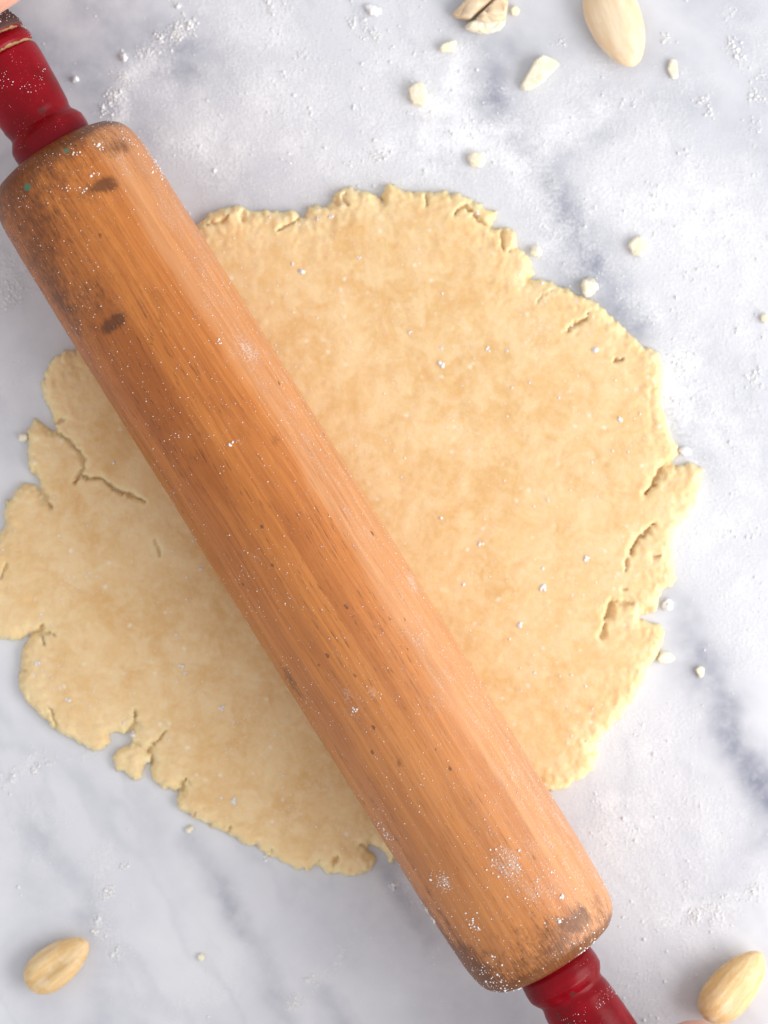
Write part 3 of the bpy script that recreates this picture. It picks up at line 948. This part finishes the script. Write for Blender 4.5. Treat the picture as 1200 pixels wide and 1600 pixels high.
# on the dough
N = 5200
cx, cy = rng.uniform(0, 1100, N), rng.uniform(290, 1370, N)
s1, _ = dough_sdf(cx, cy)
pat = sstep(-0.12, 0.25, fbm(cx / 70, cy / 70, 111, 3))
ok = (s1 < -8) & (rng.random(N) < 0.10 + 0.34 * pat)
cx, cy = cx[ok], cy[ok]
rad = np.clip(rng.lognormal(math.log(0.00016), 0.45, len(cx)), 0.00007, 0.0006)
ext = [(928, 548, 0.0011), (918, 873, .0008), (470, 425, .0009), (457, 412, .0006), (640, 520, .0005), (688, 570, .0009), (762, 545, .0006), (790, 548, .0005), (848, 918, .0009),
       (810, 978, .0008), (750, 848, .0007), (315, 889, .0006), (57, 1037, .0007), (107, 1094, .0006), (347, 1106, .0007), (285, 1040, .0006), (290, 1052, .0005), (518, 340, .0006),
       (497, 341, .0005), (835, 1050, .0005), (366, 1251, .0008), (968, 656, .0008), (856, 780, .0005), (745, 333, .0006), (560, 403, .0004), (690, 545, .0005), (300, 795, .0005)]
for x, y, r_ in ext:
    for _ in range(5):
        cx, cy, rad = np.r_[cx, x + rng.normal(0, 1.8)], np.r_[cy, y + rng.normal(0, 1.8)], np.r_[rad, r_ * rng.uniform(.35, .75)]
ii = np.clip(np.round((cx - dx[0]) / (dx[1] - dx[0])).astype(int), 0, nx - 1)
jj = np.clip(np.round((cy - dy[0]) / (dy[1] - dy[0])).astype(int), 0, ny - 1)
pos = np.stack([(cx - 600) * KD, (800 - cy) * KD, hgt[jj, ii] + rad * 0.25], -1)
grains('flour_on_dough', pos, rad, M_flour, 'fine white flour specks sprinkled over the dough', flat=0.35)

# on the pin: barrel and handles, in the pin's own frame
N = 8000
xs = rng.uniform(-HL + 0.001, HL - 0.001, N)
ts = rng.uniform(-1.45, 1.45, N)
pat = sstep(-0.15, 0.22, fbm(xs * 60 + 50, ts * 2.2 + 9, 121, 3))
pr = 0.14 + 0.42 * pat + 0.25 * sstep(HL - 0.04, HL, np.abs(xs)) + 0.12 * sstep(0, 1, ts)
ok = rng.random(N) < pr * 0.9
xs, ts = xs[ok], ts[ok]
rad = np.clip(rng.lognormal(math.log(0.000075), 0.5, len(xs)), 0.00004, 0.00016)
for px, py, n, sp_, r_ in [(362, 693, 6, .0003, .00028), (795, 1350, 70, .0030, .00013), (693, 1377, 50, .0016, .00012), (740, 1445, 30, .0016, .00014), (120, 238, 6, .0006, .00016), (150, 270, 6, .0005, .00017),
                           (130, 298, 5, .0004, .00018), (106, 293, 5, .0004, .00017), (158, 226, 14, .0010, .00014), (200, 215, 14, .0012, .00014), (240, 250, 60, .004, .00014), (850, 1390, 60, .004, .00013), (920, 1470, 60, .004, .00014),
                           (553, 1113, 10, .0006, .0002), (340, 538, 6, .0006, .00022), (877, 1402, 5, .0003, .0003), (877, 1438, 8, .0006, .00025), (770, 1540, 80, .004, .00016), (670, 1430, 40, .0018, .00015), (602, 1302, 30, .0014, .00014)]:
    x0, t0 = pin_local(px, py)
    xs = np.r_[xs, rng.normal(x0, sp_, n)]
    ts = np.r_[ts, rng.normal(t0, sp_ / RB, n)]
    rad = np.r_[rad, np.clip(rng.lognormal(math.log(r_), 0.4, n), .00005, .0006)]
xs = np.clip(xs, -HL, HL)
rr = np.interp(xs, px_ / 1000, pr_ / 1000) + rad * 0.3
pos = np.stack([xs, rr * np.sin(ts), rr * np.cos(ts) + ZL], -1)
hp, hrad = [], []
for VV, xsgn, bias in ((VA, 1, 1), (VB, 1, -1)):
    VV3 = VV.reshape(420, 96, 3)
    for _ in range(1400):
        i_ = int(rng.integers(60, 230))
        j_ = int(rng.integers(-22, 23)) % 96
        clus = vnoise(np.array([i_ / 16.0 + bias * 9]), np.array([((j_ + 48) % 96) / 9.0]), 131)[0]
        if clus < 0.22:
            continue
        hp.append(VV3[i_, j_])
        hrad.append(min(0.00035, rng.lognormal(math.log(0.00008), 0.45)))
pos = np.concatenate([pos, np.array(hp)])
rad = np.r_[rad, hrad]
fl = grains('flour_on_pin', pos, rad, M_flour, 'fine white flour specks clinging to the rolling pin', flat=0.9)
fl.matrix_world = Matrix.Translation(pin.location) @ Matrix.Rotation(rz, 4, 'Z')

# ------------------------------------------------------------------ the two hands on the handles


def hand(sign, start_px, da, tilt, db, label):
    """joints in mm: a outward along the handle from the barrel, b across it (away from the baker), z up"""
    s = W(*start_px, ZA)
    ad = axis * sign
    bd = Vector((-axis.y, axis.x, 0))
    nodes, edges, rads = [], [], []

    def add(p, r, prev=None):
        nodes.append(p)
        rads.append(r)
        if prev is not None:
            edges.append((prev, len(nodes) - 1))
        return len(nodes) - 1

    wr = add((78, -92, 62), (19, 27))
    fa = add((84, -150, 70), (23, 29), wr)
    add((90, -230, 82), (28, 34), fa)
    palm = add((72, -58, 60), (15, 30), wr)
    fingers = [
        ((47, -20, 56), [(40.5, -2, 54, 9.2), (41, 15, 49, 8.8), (41.8, 25, 37, 8.2), (42, 24, 21, 7.6), (42, 17, 10, 6.6)]),
        ((62, -18, 58), [(59, 2, 56, 9.4), (58.5, 25, 51, 9.0), (58.5, 36, 36, 8.3), (59, 33, 19, 7.7), (59, 23, 9, 6.6)]),
        ((78, -20, 57), [(77.5, 0, 55, 9.0), (77, 22, 50, 8.6), (77, 33, 36, 8.0), (77, 30, 20, 7.4), (77, 21, 10, 6.4)]),
        ((93, -26, 53), [(94, -8, 51, 8.0), (94, 10, 47, 7.5), (94, 20, 36, 7.0), (94, 19, 23, 6.5), (93, 13, 14, 5.6)]),
    ]
    for m_, ch in fingers:
        p = add(m_, (11, 11), palm)
        for (a, b, z, r) in ch:
            p = add((a, b, z), (r, r), p)
    p = add((54, -66, 48), (14, 14), palm)
    for (a, b, z, r) in [(44, -44, 36, 11.5), (41, -26, 27, 10), (41, -19, 17, 8.6), (43, -13, 9, 7.0)]:
        p = add((a, b, z), (r, r), p)
    me = bpy.data.meshes.new('hand')
    co = []
    for a, b, z in nodes:
        q = s + ad * ((a + da + max(0.0, b - 13) * tilt) / 1000) + bd * ((b + db) / 1000)
        co.append((q.x, q.y, z / 1000))
    o0 = Vector(co[0])
    o0.z = 0
    me.from_pydata([tuple(Vector(c_) - o0) for c_ in co], edges, [])
    me.materials.append(M_skin)
    o = bpy.data.objects.new('hand', me)
    C.objects.link(o)
    o.location = o0
    md = o.modifiers.new('skin', 'SKIN')
    md.use_smooth_shade = True
    sv = me.skin_vertices[0].data if me.skin_vertices else None
    if sv is None:
        bm = bmesh.new()
        bm.from_mesh(me)
        bm.verts.layers.skin.verify()
        bm.to_mesh(me)
        bm.free()
        sv = me.skin_vertices[0].data
    for i_, r in enumerate(rads):
        sv[i_].radius = (r[0] / 1000, r[1] / 1000)
        sv[i_].use_root = (i_ == 0)
    sb = o.modifiers.new('smooth', 'SUBSURF')
    sb.levels = sb.render_levels = 2
    tag(o, label, 'hand')
    return o


hand(-1, (87.5, 232), 0.2, 0.34, 0.0, 'hand gripping the upper left red handle, one finger showing in the corner')
hand(1, (869.5, 1512), -3.2, 0.0, -3.0, 'hand gripping the lower right red handle, a sliver of knuckle at the bottom edge')
